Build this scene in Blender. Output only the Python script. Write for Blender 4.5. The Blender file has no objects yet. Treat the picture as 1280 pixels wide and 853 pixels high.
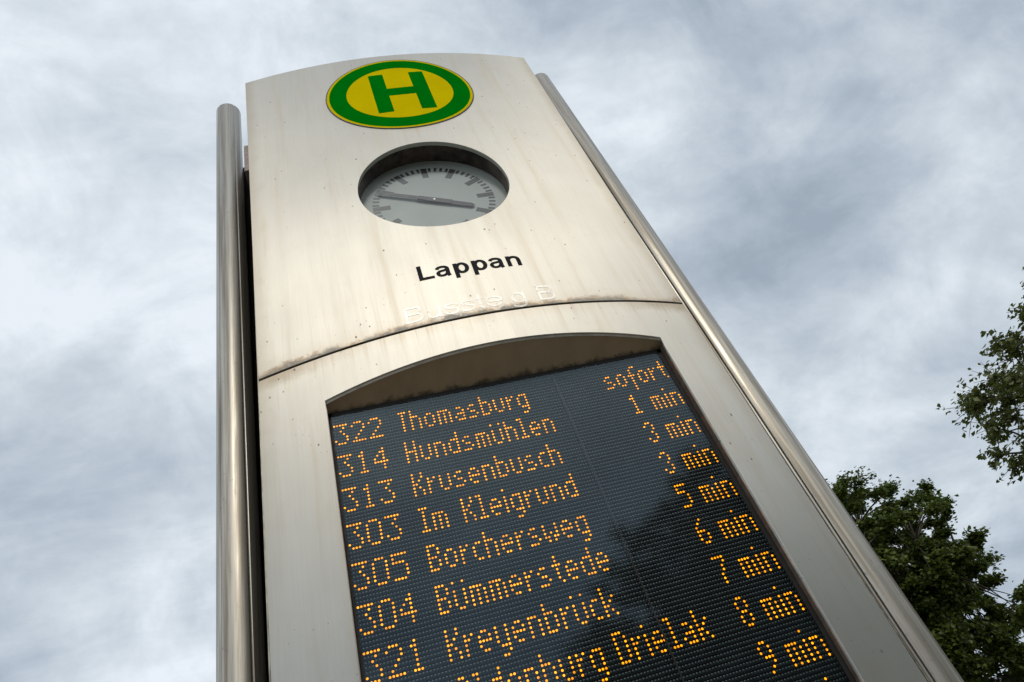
import bpy, bmesh, math, random
import numpy as np
from mathutils import Vector, Matrix
from mathutils.geometry import delaunay_2d_cdt

S = bpy.context.scene
COL = S.collection
random.seed(7)
rng = np.random.default_rng(11)

# ------------------------------------------------------------------ camera
# The pylon's display plane is y = 0; u = centimetres right of the pylon's axis, v = centimetres below the first text row.
Z0 = 2.702
ROW = 0.01
FPX = 846.35                       # focal length in pixels of a 1280 px wide frame
cam = bpy.data.cameras.new('camera')
cam_o = bpy.data.objects.new('camera', cam)
COL.objects.link(cam_o)
cam.sensor_width = 36.0
cam.lens = FPX / 1280 * 36
cam.clip_start = 0.05
cam.clip_end = 6000
CU, CV, CD = -36.14, 115.24, 147.26
Rp = np.array([[0.96068379, 0.27556968, -0.03388233],
               [-0.17676429, 0.70116067, 0.6907446],
               [0.21410522, -0.65759795, 0.72230457]])   # (right, down, away) -> camera (right, down, forward)
W2P = np.array([[1, 0, 0], [0, 0, -1], [0, 1, 0]])       # world -> (right, down, away)
Rc = Rp @ W2P
m3 = Matrix([[Rc[0, i], -Rc[1, i], -Rc[2, i]] for i in range(3)])
cam_o.matrix_world = Matrix.Translation((CU * ROW, -CD * ROW, Z0 - CV * ROW)) @ m3.to_4x4()
S.camera = cam_o

# ------------------------------------------------------------------ colour management
S.view_settings.view_transform = 'Standard'
S.view_settings.look = 'None'
S.view_settings.exposure = 0.0
S.view_settings.gamma = 1.0
S.view_settings.use_curve_mapping = False
try:
    S.cycles.max_bounces = 8
    S.cycles.transparent_max_bounces = 12
    S.cycles.caustics_reflective = False
    S.cycles.caustics_refractive = False
except Exception:
    pass

# ------------------------------------------------------------------ sun
SUN_EL, SUN_AZ = 46.5, 178.0        # azimuth clockwise from +Y (the way the camera faces); the sun stands behind the viewer
sun = bpy.data.lights.new('sun', 'SUN')
sun.energy = 0.55
sun.angle = math.radians(10)
sun.color = (1.0, 0.93, 0.80)
sun_o = bpy.data.objects.new('sun', sun)
COL.objects.link(sun_o)
sd = Vector((math.sin(math.radians(SUN_AZ)) * math.cos(math.radians(SUN_EL)),
             math.cos(math.radians(SUN_AZ)) * math.cos(math.radians(SUN_EL)),
             math.sin(math.radians(SUN_EL))))
sun_o.rotation_euler = sd.to_track_quat('Z', 'Y').to_euler()

# ------------------------------------------------------------------ node helper
class NT:
    def __init__(s, tree):
        s.t = tree; s.n = tree.nodes; s.l = tree.links
    def node(s, typ, ins=None, **attrs):
        n = s.n.new(typ)
        for k, v in attrs.items(): setattr(n, k, v)
        for k, v in (ins or {}).items():
            if isinstance(v, bpy.types.NodeSocket): s.l.new(v, n.inputs[k])
            else: n.inputs[k].default_value = v
        return n
    def math(s, op, a, b=0.0, c=0.0, clamp=False):
        return s.node('ShaderNodeMath', {0: a, 1: b, 2: c}, operation=op, use_clamp=clamp).outputs[0]
    def vmath(s, op, a, b=(0, 0, 0)):
        n = s.node('ShaderNodeVectorMath', {0: a, 1: b}, operation=op)
        return n.outputs['Value'] if op in ('DOT_PRODUCT', 'LENGTH', 'DISTANCE') else n.outputs[0]
    def rng(s, v, a, b, c=0.0, d=1.0, smooth=True):
        n = s.node('ShaderNodeMapRange', {0: v, 1: a, 2: b, 3: c, 4: d})
        if smooth: n.interpolation_type = 'SMOOTHSTEP'
        return n.outputs[0]
    def mix(s, f, a, b, blend='MIX'):
        n = s.n.new('ShaderNodeMix'); n.data_type = 'RGBA'; n.blend_type = blend
        for i, v in ((0, f), (6, a), (7, b)):
            if isinstance(v, bpy.types.NodeSocket): s.l.new(v, n.inputs[i])
            else: n.inputs[i].default_value = v if i == 0 else (v if len(v) == 4 else (*v, 1))
        return n.outputs[2]
    def noise(s, vec, scale, detail=4, rough=0.55, dist=0.0, out=0):
        return s.node('ShaderNodeTexNoise', {'Vector': vec, 'Scale': scale, 'Detail': detail, 'Roughness': rough, 'Distortion': dist}).outputs[out]

# ------------------------------------------------------------------ world: overcast sky
world = bpy.data.worlds.new("World")
S.world = world
world.use_nodes = True
wt = NT(world.node_tree)
wt.n.clear()
def az_el(a, e):
    a, e = math.radians(a), math.radians(e)
    return (math.sin(a) * math.cos(e), math.cos(a) * math.cos(e), math.sin(e))
gen = wt.node('ShaderNodeTexCoord').outputs['Generated']
dirv = wt.vmath('NORMALIZE', gen)
sep = wt.node('ShaderNodeSeparateXYZ', {0: dirv}).outputs
up = wt.math('MAXIMUM', sep[2], 0.0)
den = wt.math('ADD', up, 0.22)
px = wt.math('DIVIDE', sep[0], den)
py = wt.math('DIVIDE', sep[1], den)
cl = wt.node('ShaderNodeCombineXYZ', {0: px, 1: py, 2: 0.0}).outputs[0]
rot = wt.node('ShaderNodeMapping', {'Vector': cl, 'Rotation': (0, 0, math.radians(-32)), 'Scale': (0.62, 1.35, 1)}).outputs[0]
warp = wt.noise(cl, 1.1, 3, 0.5, 0, 1)
warp = wt.vmath('SUBTRACT', warp, (0.5, 0.5, 0.5))
wsc = wt.node('ShaderNodeVectorMath', {0: warp, 'Scale': 0.55}, operation='SCALE').outputs[0]
rotw = wt.vmath('ADD', rot, wsc)
n1 = wt.noise(rotw, 1.7, 7, 0.52)
n2 = wt.noise(rotw, 4.2, 8, 0.62)
n4 = wt.noise(dirv, 5.5, 6, 0.6, 0.6)
n3 = wt.noise(dirv, 1.3, 2, 0.5)
base = wt.math('MULTIPLY_ADD', wt.math('SUBTRACT', n1, 0.5), 1.45, 0.62)
base = wt.math('MULTIPLY_ADD', wt.math('SUBTRACT', n2, 0.5), 0.75, base)
base = wt.math('MULTIPLY_ADD', wt.math('SUBTRACT', n3, 0.5), 0.20, base)
base = wt.math('MULTIPLY_ADD', wt.math('SUBTRACT', n4, 0.5), 1.15, base)
n5 = wt.noise(dirv, 15.0, 6, 0.62, 0.4)
base = wt.math('MULTIPLY_ADD', wt.math('SUBTRACT', n5, 0.5), 0.40, base)
# broad lighter and darker masses of the cloud deck (azimuth, elevation, angular radius, weight)
MASSES = [(-38, 63, 20, 0.20), (-8, 57, 18, 0.16), (-32, 60, 9, -0.16), (-24, 44, 12, 0.10), (-28, 32, 9, -0.24),
          (-17, 21, 9, 0.16), (35, 62, 18, 0.05), (50, 50, 12, -0.14), (66, 42, 16, -0.12), (52, 40, 8, -0.08), (48, 31, 4, 0.14), (60, 26, 5, 0.12), (34, 52, 6, 0.10), (44, 35, 6, -0.22),
          (39, 29, 6, 0.16), (37, 44, 7, 0.08), (57, 30, 6, 0.06), (44, 15, 10, -0.14), (40, 23, 6, -0.03),
          (180, 78, 22, -0.34), (0, 88, 14, -0.12)]
for a, e, r, w in MASSES:
    d = wt.vmath('DOT_PRODUCT', dirv, az_el(a, e))
    f = wt.rng(d, math.cos(math.radians(r * 1.7)), 1.0)
    base = wt.math('MULTIPLY_ADD', f, w, base)
lum = wt.math('MAXIMUM', wt.math('MINIMUM', base, 1.12), 0.0)
ramp = wt.node('ShaderNodeValToRGB', {0: lum})
els = ramp.color_ramp.elements
els[0].position = 0.0; els[0].color = (0.35, 0.42, 0.50, 1)
els[1].position = 1.0; els[1].color = (0.84, 0.90, 0.97, 1)
for p, c in ((0.30, (0.46, 0.53, 0.615, 1)), (0.60, (0.60, 0.675, 0.745, 1)), (0.85, (0.75, 0.815, 0.88, 1))):
    e = els.new(p); e.color = c
sky = wt.node('ShaderNodeTexSky', sky_type='NISHITA')
sky.sun_disc = False
sky.sun_elevation = math.radians(SUN_EL)
sky.sun_rotation = math.radians(SUN_AZ)
skyc = wt.node('ShaderNodeVectorMath', {0: sky.outputs[0], 'Scale': 1.0}, operation='SCALE').outputs[0]
clouds = wt.node('ShaderNodeVectorMath', {0: ramp.outputs[0], 'Scale': 10.0}, operation='SCALE').outputs[0]
# warm band added to the sky behind the viewer, lighting front and emblem
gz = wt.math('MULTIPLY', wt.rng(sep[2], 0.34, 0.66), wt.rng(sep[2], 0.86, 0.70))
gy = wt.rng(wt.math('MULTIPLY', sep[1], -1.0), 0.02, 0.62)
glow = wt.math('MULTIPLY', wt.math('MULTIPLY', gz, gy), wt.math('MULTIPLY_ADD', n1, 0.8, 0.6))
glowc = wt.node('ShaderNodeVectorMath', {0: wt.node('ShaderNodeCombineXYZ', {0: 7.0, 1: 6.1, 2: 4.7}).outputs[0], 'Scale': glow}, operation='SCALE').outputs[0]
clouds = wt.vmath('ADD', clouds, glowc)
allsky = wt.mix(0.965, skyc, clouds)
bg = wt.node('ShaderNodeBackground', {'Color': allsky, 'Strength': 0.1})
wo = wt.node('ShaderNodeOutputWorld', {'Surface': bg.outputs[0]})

# ------------------------------------------------------------------ object helpers
def link(name, me, mat=None, parent=None, smooth=False):
    o = bpy.data.objects.new(name, me)
    COL.objects.link(o)
    if mat is not None and len(me.materials) == 0: me.materials.append(mat)
    if parent is not None: o.parent = parent
    if smooth:
        me.polygons.foreach_set('use_smooth', [True] * len(me.polygons))
    return o
def empty(name, loc=(0, 0, 0), parent=None):
    o = bpy.data.objects.new(name, None)
    o.empty_display_size = 0.2
    COL.objects.link(o); o.location = loc
    if parent is not None: o.parent = parent
    return o
def tag(o, label=None, cat=None, group=None, kind=None):
    for k, v in (('label', label), ('category', cat), ('group', group), ('kind', kind)):
        if v: o[k] = v
    return o
def mesh(name, verts, faces):
    me = bpy.data.meshes.new(name)
    me.from_pydata([tuple(v) for v in verts], [], [tuple(f) for f in faces])
    me.update()
    return me
def fast_mesh(name, V, F):
    """V (n,3), F (m,k) arrays, all faces with k corners."""
    me = bpy.data.meshes.new(name)
    V = np.asarray(V, dtype=np.float32); F = np.asarray(F, dtype=np.int32)
    k = F.shape[1]
    me.vertices.add(len(V)); me.vertices.foreach_set('co', V.ravel())
    me.loops.add(F.size); me.loops.foreach_set('vertex_index', F.ravel())
    me.polygons.add(len(F))
    me.polygons.foreach_set('loop_start', np.arange(0, F.size, k, dtype=np.int32))
    me.update(calc_edges=True)
    return me
def W(u, v, z):
    """pylon centimetres (right of axis, below text row 0, in front of the display) -> world metres"""
    return (u * ROW, -z * ROW, Z0 - v * ROW)

HW = 65.8
def bulge(v):
    return min(6.8 + (v + 207) * 0.022, 12.6)
def lean(v):
    return -1.0 - 0.016 * v
def hull(u, v):
    return lean(v) + bulge(v) * (1 - (u / HW) ** 2)
def on_hull(u, v, lift=0.0):
    return W(u, v, hull(u, v) + lift)
def from_view(c, r, zf=None):
    """display-grid position where a point of the front sheet appears -> its true (u, v)"""
    up_, vp = (c - 63.2) * 0.744, r
    u, v = up_, vp
    for _ in range(12):
        z = hull(u, v) if zf is None else zf
        k = 1 - z / CD
        u, v = CU + (up_ - CU) * k, CV + (vp - CV) * k
    return u, v

def inside(pt, poly):
    x, y = pt; c = False; n = len(poly); j = n - 1
    for i in range(n):
        xi, yi = poly[i]; xj, yj = poly[j]
        if (yi > y) != (yj > y) and x < (xj - xi) * (y - yi) / (yj - yi) + xi: c = not c
        j = i
    return c
def cdt(loops, keep, extra=()):
    """triangulate closed 2D loops (+ free points); keep(centroid) picks triangles. Returns verts, tris"""
    V, E = [], []
    for L in loops:
        b = len(V); V += [Vector(p) for p in L]
        E += [(b + i, b + (i + 1) % len(L)) for i in range(len(L))]
    V += [Vector(p) for p in extra]
    r = delaunay_2d_cdt(V, E, [], 0, 1e-5)
    vs, fs = r[0], r[2]
    out = []
    for f in fs:
        cx = sum(vs[i].x for i in f) / len(f); cy = sum(vs[i].y for i in f) / len(f)
        if keep((cx, cy)):
            a = (vs[f[1]].x - vs[f[0]].x) * (vs[f[2]].y - vs[f[0]].y) - (vs[f[2]].x - vs[f[0]].x) * (vs[f[1]].y - vs[f[0]].y)
            out.append(tuple(f) if a < 0 else tuple(reversed(f)))
    return [(v.x, v.y) for v in vs], out
def circle(cu, cv, r, n=96):
    return [(cu + r * math.cos(2 * math.pi * i / n), cv + r * math.sin(2 * math.pi * i / n)) for i in range(n)]
def rect(u0, v0, u1, v1, step=3.0):
    P = []
    for (a, b), (c, d) in (((u0, v0), (u1, v0)), ((u1, v0), (u1, v1)), ((u1, v1), (u0, v1)), ((u0, v1), (u0, v0))):
        n = max(1, int(math.hypot(c - a, d - b) / step))
        P += [(a + (c - a) * i / n, b + (d - b) * i / n) for i in range(n)]
    return P
def boundary(faces):
    cnt = {}
    for f in faces:
        for i in range(len(f)):
            a, b = f[i], f[(i + 1) % len(f)]
            cnt[(a, b)] = 1
    return [(a, b) for (a, b) in cnt if (b, a) not in cnt]
def sheet(name, outer, holes, mat, parent, thick=0.6, grid=3.2, bevel=0.18, zf=None, lift=0.0):
    """a sheet that follows the bulged front, its edges rounded over and turned back by `thick`"""
    zf = zf or hull
    us = [p[0] for p in outer]; vs_ = [p[1] for p in outer]
    def keep(c): return inside(c, outer) and not any(inside(c, h) for h in holes)
    extra = []
    u = min(us) + grid
    while u < max(us) - 0.5 * grid:
        v = min(vs_) + grid
        while v < max(vs_) - 0.5 * grid:
            if keep((u, v)) and all(min((u - p[0]) ** 2 + (v - p[1]) ** 2 for p in L) > (0.45 * grid) ** 2 for L in [outer] + holes):
                extra.append((u, v))
            v += grid
        u += grid
    v2, fs = cdt([outer] + holes, keep, extra)
    verts = [W(a, b, zf(a, b) + lift) for a, b in v2]
    bd = boundary(fs)
    # outward 2D direction at each boundary vertex
    nx = {}
    for a, b in bd:
        dx, dy = v2[b][0] - v2[a][0], v2[b][1] - v2[a][1]
        l = math.hypot(dx, dy) or 1
        for k in (a, b):
            o = nx.get(k, (0, 0)); nx[k] = (o[0] - dy / l, o[1] + dx / l)
    faces = list(fs)
    rings = {}
    for k, (ox, oy) in nx.items():
        l = math.hypot(ox, oy) or 1
        ox, oy = ox / l, oy / l
        # test the sign: outward leaves the sheet
        if keep((v2[k][0] + ox * 0.05, v2[k][1] + oy * 0.05)): ox, oy = -ox, -oy
        ids = []
        for q in (0.45, 0.8, 1.0):
            ang = q * math.pi / 2
            e = bevel * math.sin(ang); dz = bevel * (1 - math.cos(ang))
            uu, vv = v2[k][0] + ox * e, v2[k][1] + oy * e
            verts.append(W(uu, vv, zf(v2[k][0], v2[k][1]) + lift - dz)); ids.append(len(verts) - 1)
        uu, vv = v2[k][0] + ox * bevel, v2[k][1] + oy * bevel
        verts.append(W(uu, vv, zf(v2[k][0], v2[k][1]) + lift - thick)); ids.append(len(verts) - 1)
        rings[k] = [k] + ids
    for a, b in bd:
        A, B = rings[a], rings[b]
        for i in range(4):
            faces.append((A[i], A[i + 1], B[i + 1], B[i]))
    me = mesh(name, verts, faces)
    o = link(name, me, mat, parent, smooth=True)
    rim = {tuple(sorted(e)) for e in bd}
    for e in me.edges:
        if tuple(sorted(e.vertices)) in rim: e.use_edge_sharp = True
    return o
def flat_poly(name, loops, keep, mat, parent, lift, th=0.05, extra=(), zf=None):
    """thin plate (lettering, decals) laid on the hull"""
    zf = zf or hull
    v2, fs = cdt(loops, keep, extra)
    n = len(v2)
    verts = [W(a, b, zf(a, b) + lift) for a, b in v2] + [W(a, b, zf(a, b) + lift - th) for a, b in v2]
    faces = list(fs)
    for a, b in boundary(fs): faces.append((b, a, a + n, b + n))
    used = sorted({i for f in faces for i in f}); mp = {k: i for i, k in enumerate(used)}
    me = mesh(name, [verts[i] for i in used], [tuple(mp[i] for i in f) for f in faces])
    return link(name, me, mat, parent)
def box_bm(bm, p0, p1):
    x0, y0, z0 = p0; x1, y1, z1 = p1
    vs = [bm.verts.new(p) for p in ((x0, y0, z0), (x1, y0, z0), (x1, y1, z0), (x0, y1, z0), (x0, y0, z1), (x1, y0, z1), (x1, y1, z1), (x0, y1, z1))]
    for f in ((0, 3, 2, 1), (4, 5, 6, 7), (0, 1, 5, 4), (1, 2, 6, 5), (2, 3, 7, 6), (3, 0, 4, 7)): bm.faces.new([vs[i] for i in f])
def bm_obj(name, bm, mat, parent, bevel=0.0, smooth=False):
    if bevel: bmesh.ops.bevel(bm, geom=bm.edges[:], offset=bevel, segments=2, affect='EDGES')
    me = bpy.data.meshes.new(name); bm.normal_update(); bm.to_mesh(me); bm.free()
    return link(name, me, mat, parent, smooth)
def pbox(name, u0, v0, z0, u1, v1, z1, mat, parent, bevel=0.0):
    bm = bmesh.new(); a = W(u0, v1, z1); b = W(u1, v0, z0)
    box_bm(bm, (min(a[0], b[0]), min(a[1], b[1]), min(a[2], b[2])), (max(a[0], b[0]), max(a[1], b[1]), max(a[2], b[2])))
    return bm_obj(name, bm, mat, parent, bevel * ROW)

# ------------------------------------------------------------------ materials
def mat_new(name):
    m = bpy.data.materials.new(name); m.use_nodes = True
    t = NT(m.node_tree); b = t.n['Principled BSDF']
    return m, t, b
def setp(b, t, **kw):
    names = {'color': 'Base Color', 'rough': 'Roughness', 'metal': 'Metallic', 'spec': 'Specular IOR Level', 'emit': 'Emission Color', 'es': 'Emission Strength',
             'tangent': 'Tangent', 'coat': 'Coat Weight', 'coatr': 'Coat Roughness', 'aniso': 'Anisotropic', 'normal': 'Normal', 'alpha': 'Alpha', 'ior': 'IOR'}
    for k, v in kw.items():
        i = b.inputs[names[k]]
        if isinstance(v, bpy.types.NodeSocket): t.l.new(v, i)
        else: i.default_value = (*v, 1) if k in ('color', 'emit') and len(v) == 3 else v
def plain(name, color, rough=0.5, metal=0.0, var=0.12, scale=30.0, spec=0.5):
    m, t, b = mat_new(name)
    oc = t.node('ShaderNodeTexCoord').outputs['Object']
    n = t.noise(oc, scale, 5, 0.6)
    c = t.mix(t.rng(n, 0.3, 0.7), tuple(x * (1 - var) for x in color), tuple(min(1, x * (1 + var)) for x in color))
    setp(b, t, color=c, rough=t.rng(n, 0.3, 0.7, rough * 0.9, min(1, rough * 1.1)), metal=metal, spec=spec)
    return m

SEAM_V = -22.0
def front_metal():
    """satin metal front: vertical brush grain, weather streaks, dirt beside the seam, specks"""
    m, t, b = mat_new('weathered_satin_metal')
    oc = t.node('ShaderNodeTexCoord').outputs['Object']
    xyz = t.node('ShaderNodeSeparateXYZ', {0: oc}).outputs
    brush = t.node('ShaderNodeMapping', {'Vector': oc, 'Scale': (420, 60, 5)}).outputs[0]
    nb = t.noise(brush, 1.0, 3, 0.6)
    st = t.node('ShaderNodeMapping', {'Vector': oc, 'Scale': (26, 8, 1.6)}).outputs[0]
    ns = t.noise(st, 1.0, 5, 0.6)
    nl = t.noise(oc, 2.2, 4, 0.55)
    nm = t.noise(oc, 14.0, 5, 0.65)
    nf = t.noise(oc, 55.0, 5, 0.7)
    col = t.mix(t.rng(nl, 0.3, 0.7), (0.60, 0.575, 0.52), (0.65, 0.625, 0.565))
    # warm rain streaks
    col = t.mix(t.math('MULTIPLY', t.rng(nb, 0.40, 0.65), 0.11), col, (0.40, 0.375, 0.33))
    col = t.mix(t.math('MULTIPLY', t.rng(ns, 0.50, 0.74), 0.34), col, (0.56, 0.47, 0.34))
    col = t.mix(t.math('MULTIPLY', t.rng(nm, 0.5, 0.75), 0.16), col, (0.52, 0.47, 0.38))
    # height measured from the seam, in metres
    h = t.math('SUBTRACT', xyz[2], Z0 - SEAM_V * ROW)
    wob = t.math('MULTIPLY_ADD', t.math('SUBTRACT', nm, 0.5), 0.055, 0.0)
    wob2 = t.math('MULTIPLY_ADD', t.math('SUBTRACT', nf, 0.5), 0.022, 0.0)
    hw = t.math('ADD', t.math('ADD', h, wob), wob2)
    along = t.noise(t.node('ShaderNodeMapping', {'Vector': oc, 'Scale': (3.2, 1, 1)}).outputs[0], 1.0, 3, 0.6)
    lim = t.rng(along, 0.38, 0.68, 0.003, 0.030)
    rel = t.math('SUBTRACT', t.math('ADD', hw, t.math('MULTIPLY', wob2, 1.4)), lim)
    grime = t.math('MULTIPLY', t.math('MULTIPLY', t.rng(rel, 0.006, -0.010), t.rng(h, 0.0, 0.001)), t.rng(nf, 0.30, 0.60, 0.45, 1.0))
    rim = t.math('MULTIPLY', t.math('MULTIPLY', t.rng(rel, 0.018, 0.003), t.rng(rel, -0.014, 0.0)), t.rng(nm, 0.35, 0.6))
    col = t.mix(t.math('MULTIPLY', rim, 0.75), col, (0.30, 0.215, 0.14))
    col = t.mix(t.math('MULTIPLY', grime, 0.58), col, (0.30, 0.28, 0.245))
    halo = t.math('MULTIPLY', t.rng(hw, 0.075, 0.015), t.rng(h, 0.0, 0.001))
    col = t.mix(t.math('MULTIPLY', halo, 0.20), col, (0.46, 0.36, 0.25))
    low = t.math('MULTIPLY', t.rng(t.math('ADD', h, t.math('MULTIPLY', wob, 1.3)), -0.055, -0.004), t.rng(h, 0.0, -0.001))
    edge = t.rng(t.math('ABSOLUTE', xyz[0]), 0.35, 0.62)
    col = t.mix(t.math('MULTIPLY', t.math('MULTIPLY', low, edge), 0.75), col, (0.36, 0.31, 0.24))
    col = t.mix(t.math('MULTIPLY', low, 0.22), col, (0.45, 0.35, 0.24))
    dn = t.noise(t.node('ShaderNodeMapping', {'Vector': oc, 'Scale': (70, 1, 1.1)}).outputs[0], 1.0, 3, 0.6)
    drip = t.math('MULTIPLY', t.math('MULTIPLY', t.rng(h, -0.11, -0.004), t.rng(h, 0.0, -0.002)), t.rng(dn, 0.54, 0.66))
    drip2 = t.math('MULTIPLY', t.math('MULTIPLY', t.rng(h, 0.30, 0.02), t.rng(h, 0.0, 0.002)), t.rng(dn, 0.58, 0.68))
    col = t.mix(t.math('MULTIPLY', t.math('ADD', drip, t.math('MULTIPLY', drip2, 0.5)), 0.35), col, (0.40, 0.32, 0.22))
    # dirt creeping in along the vertical edges of the lower sheet
    sx = t.math('ADD', t.math('ABSOLUTE', xyz[0]), t.math('MULTIPLY', wob, 0.7))
    ed = t.math('MULTIPLY', t.rng(sx, 0.600, 0.665), t.rng(xyz[2], 2.0, 2.9))
    col = t.mix(t.math('MULTIPLY', ed, 0.45), col, (0.38, 0.32, 0.24))
    # brown run below the clock opening and under the emblem
    for cx, cz, w_, h_ in ((0.0, 3.46, 0.05, 0.05), (0.10, 3.47, 0.03, 0.035), (0.0, 4.08, 0.10, 0.10)):
        dx = t.math('DIVIDE', t.math('SUBTRACT', xyz[0], cx), w_); dz = t.math('DIVIDE', t.math('SUBTRACT', xyz[2], cz), h_)
        rr = t.math('ADD', t.math('MULTIPLY', dx, dx), t.math('MULTIPLY', dz, dz))
        rr = t.math('MULTIPLY', t.rng(rr, 1.0, 0.0), t.rng(ns, 0.3, 0.65))
        col = t.mix(t.math('MULTIPLY', rr, 0.40), col, (0.55, 0.38, 0.20))
    # dark weather marks along the top edge
    top = t.math('MULTIPLY', t.rng(t.math('ADD', xyz[2], wob2), 4.745, 4.768), t.rng(nm, 0.56, 0.62))
    col = t.mix(top, col, (0.08, 0.075, 0.07))
    # specks: small, drawn out downwards, clustered
    for sc, thr, den_, dk in ((34.0, 0.105, 0.52, 0.85), (17.0, 0.07, 0.5, 0.9), (70.0, 0.12, 0.55, 0.5)):
        mp = t.node('ShaderNodeMapping', {'Vector': oc, 'Scale': (1, 0.2, 0.62)}).outputs[0]
        vo = t.node('ShaderNodeTexVoronoi', {'Vector': t.vmath('ADD', mp, (sc, 0, 0)), 'Scale': sc, 'Randomness': 1.0})
        pick = t.node('ShaderNodeSeparateColor', {0: vo.outputs['Color']}).outputs[0]
        sp = t.math('MULTIPLY', t.rng(vo.outputs['Distance'], thr, thr * 0.45), t.math('GREATER_THAN', pick, 0.45))
        sp = t.math('MULTIPLY', sp, t.rng(t.noise(oc, 5.0, 3, 0.6), den_ - 0.08, den_ + 0.02))
        col = t.mix(t.math('MULTIPLY', sp, dk), col, (0.16, 0.13, 0.10))
    rough = t.math('MULTIPLY_ADD', t.math('SUBTRACT', ns, 0.5), 0.10, 0.50)
    rough = t.math('MULTIPLY_ADD', grime, 0.25, rough)
    bump = t.node('ShaderNodeBump', {'Strength': 0.16, 'Distance': 0.0006, 'Height': nb}).outputs[0]
    big = t.noise(t.node('ShaderNodeMapping', {'Vector': oc, 'Scale': (1.5, 1, 0.8)}).outputs[0], 1.6, 2, 0.4)
    bump = t.node('ShaderNodeBump', {'Strength': 0.35, 'Distance': 0.010, 'Height': big, 'Normal': bump}).outputs[0]
    met = t.math('SUBTRACT', 0.92, t.math('MULTIPLY', grime, 0.5))
    tan = t.node('ShaderNodeCombineXYZ', {0: 1.0, 1: 0.0, 2: 0.0}).outputs[0]     # upright brush lines scatter sideways
    setp(b, t, color=col, rough=rough, metal=met, normal=bump, aniso=0.88, tangent=tan)
    return m
M_FRONT = front_metal()

def pipe_metal():
    m, t, b = mat_new('brushed_steel_tube')
    oc = t.node('ShaderNodeTexCoord').outputs['Object']
    st = t.node('ShaderNodeMapping', {'Vector': oc, 'Scale': (160, 160, 1.2)}).outputs[0]
    s2 = t.node('ShaderNodeMapping', {'Vector': oc, 'Scale': (55, 55, 1.1)}).outputs[0]
    a = t.noise(st, 1.0, 3, 0.5); c2 = t.noise(s2, 1.0, 5, 0.65); nf = t.noise(oc, 60, 5, 0.7)
    col = t.mix(t.rng(c2, 0.35, 0.7), (0.54, 0.51, 0.45), (0.26, 0.225, 0.18))
    col = t.mix(t.math('MULTIPLY', t.rng(nf, 0.60, 0.72), 0.5), col, (0.20, 0.18, 0.16))
    bump = t.node('ShaderNodeBump', {'Strength': 0.08, 'Distance': 0.0006, 'Height': a}).outputs[0]
    setp(b, t, color=col, rough=t.rng(c2, 0.3, 0.7, 0.30, 0.44), metal=0.75, normal=bump)
    return m
M_PIPE = pipe_metal()
M_BLACK = plain('matt_black_housing', (0.010, 0.009, 0.009), 0.6, var=0.3)
M_BODY = plain('black_body_paint', (0.004, 0.003, 0.003), 0.7, var=0.35, scale=9, spec=0.04)
M_BRACK = plain('pinkish_weathered_bracket', (0.36, 0.29, 0.27), 0.6, 0.3, var=0.3, scale=60)
M_STRIP = plain('bare_metal_strip', (0.38, 0.36, 0.29), 0.4, 0.6, var=0.4, scale=30)
M_YEL = plain('signal_yellow', (0.90, 0.70, 0.002), 0.5, var=0.04, scale=8, spec=0.0)
M_GRN = plain('signal_green', (0.0, 0.24, 0.008), 0.5, var=0.08, scale=8, spec=0.0)
M_RIM = plain('emblem_rim_black', (0.015, 0.014, 0.010), 0.5)
M_LET = plain('black_vinyl_lettering', (0.010, 0.010, 0.014), 0.6, spec=0.12)
def ghost():
    m, t, b = mat_new('pale_adhesive_residue')
    oc = t.node('ShaderNodeTexCoord').outputs['Object']
    n = t.noise(oc, 45, 5, 0.7); n2 = t.noise(oc, 16, 3, 0.6)
    col = t.mix(t.rng(n, 0.55, 0.68), (0.95, 0.93, 0.895), (0.60, 0.52, 0.42))
    a = t.rng(n2, 0.36, 0.60, 0.35, 0.70)
    tan = t.node('ShaderNodeCombineXYZ', {0: 1.0, 1: 0.0, 2: 0.0}).outputs[0]
    setp(b, t, color=col, rough=0.50, metal=0.85, alpha=a, aniso=0.8, tangent=tan)
    return m
M_GHOST = ghost()
def soffit_mat():
    m, t, b = mat_new('stained_soffit_sheet')
    oc = t.node('ShaderNodeTexCoord').outputs['Object']
    st = t.node('ShaderNodeMapping', {'Vector': oc, 'Scale': (9, 4, 4)}).outputs[0]
    n = t.noise(st, 1.0, 5, 0.65); n2 = t.noise(oc, 28, 5, 0.7)
    yz = t.node('ShaderNodeSeparateXYZ', {0: oc}).outputs
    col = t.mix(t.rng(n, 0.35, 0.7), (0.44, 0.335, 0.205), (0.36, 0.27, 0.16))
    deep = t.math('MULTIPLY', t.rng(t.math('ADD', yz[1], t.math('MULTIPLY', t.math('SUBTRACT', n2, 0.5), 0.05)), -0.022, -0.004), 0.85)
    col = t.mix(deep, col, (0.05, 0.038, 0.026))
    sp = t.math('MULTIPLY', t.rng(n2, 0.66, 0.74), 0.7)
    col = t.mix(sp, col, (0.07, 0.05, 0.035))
    setp(b, t, color=col, rough=0.42, metal=0.35)
    return m
M_SOFFIT = soffit_mat()
def reveal_mat():
    m, t, b = mat_new('dull_brown_reveal')
    oc = t.node('ShaderNodeTexCoord').outputs['Object']
    n = t.noise(t.node('ShaderNodeMapping', {'Vector': oc, 'Scale': (10, 10, 40)}).outputs[0], 1.0, 5, 0.65)
    col = t.mix(t.rng(n, 0.3, 0.7), (0.22, 0.165, 0.13), (0.34, 0.26, 0.20))
    setp(b, t, color=col, rough=0.36, metal=0.5)
    return m
M_REVEAL = reveal_mat()
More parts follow.
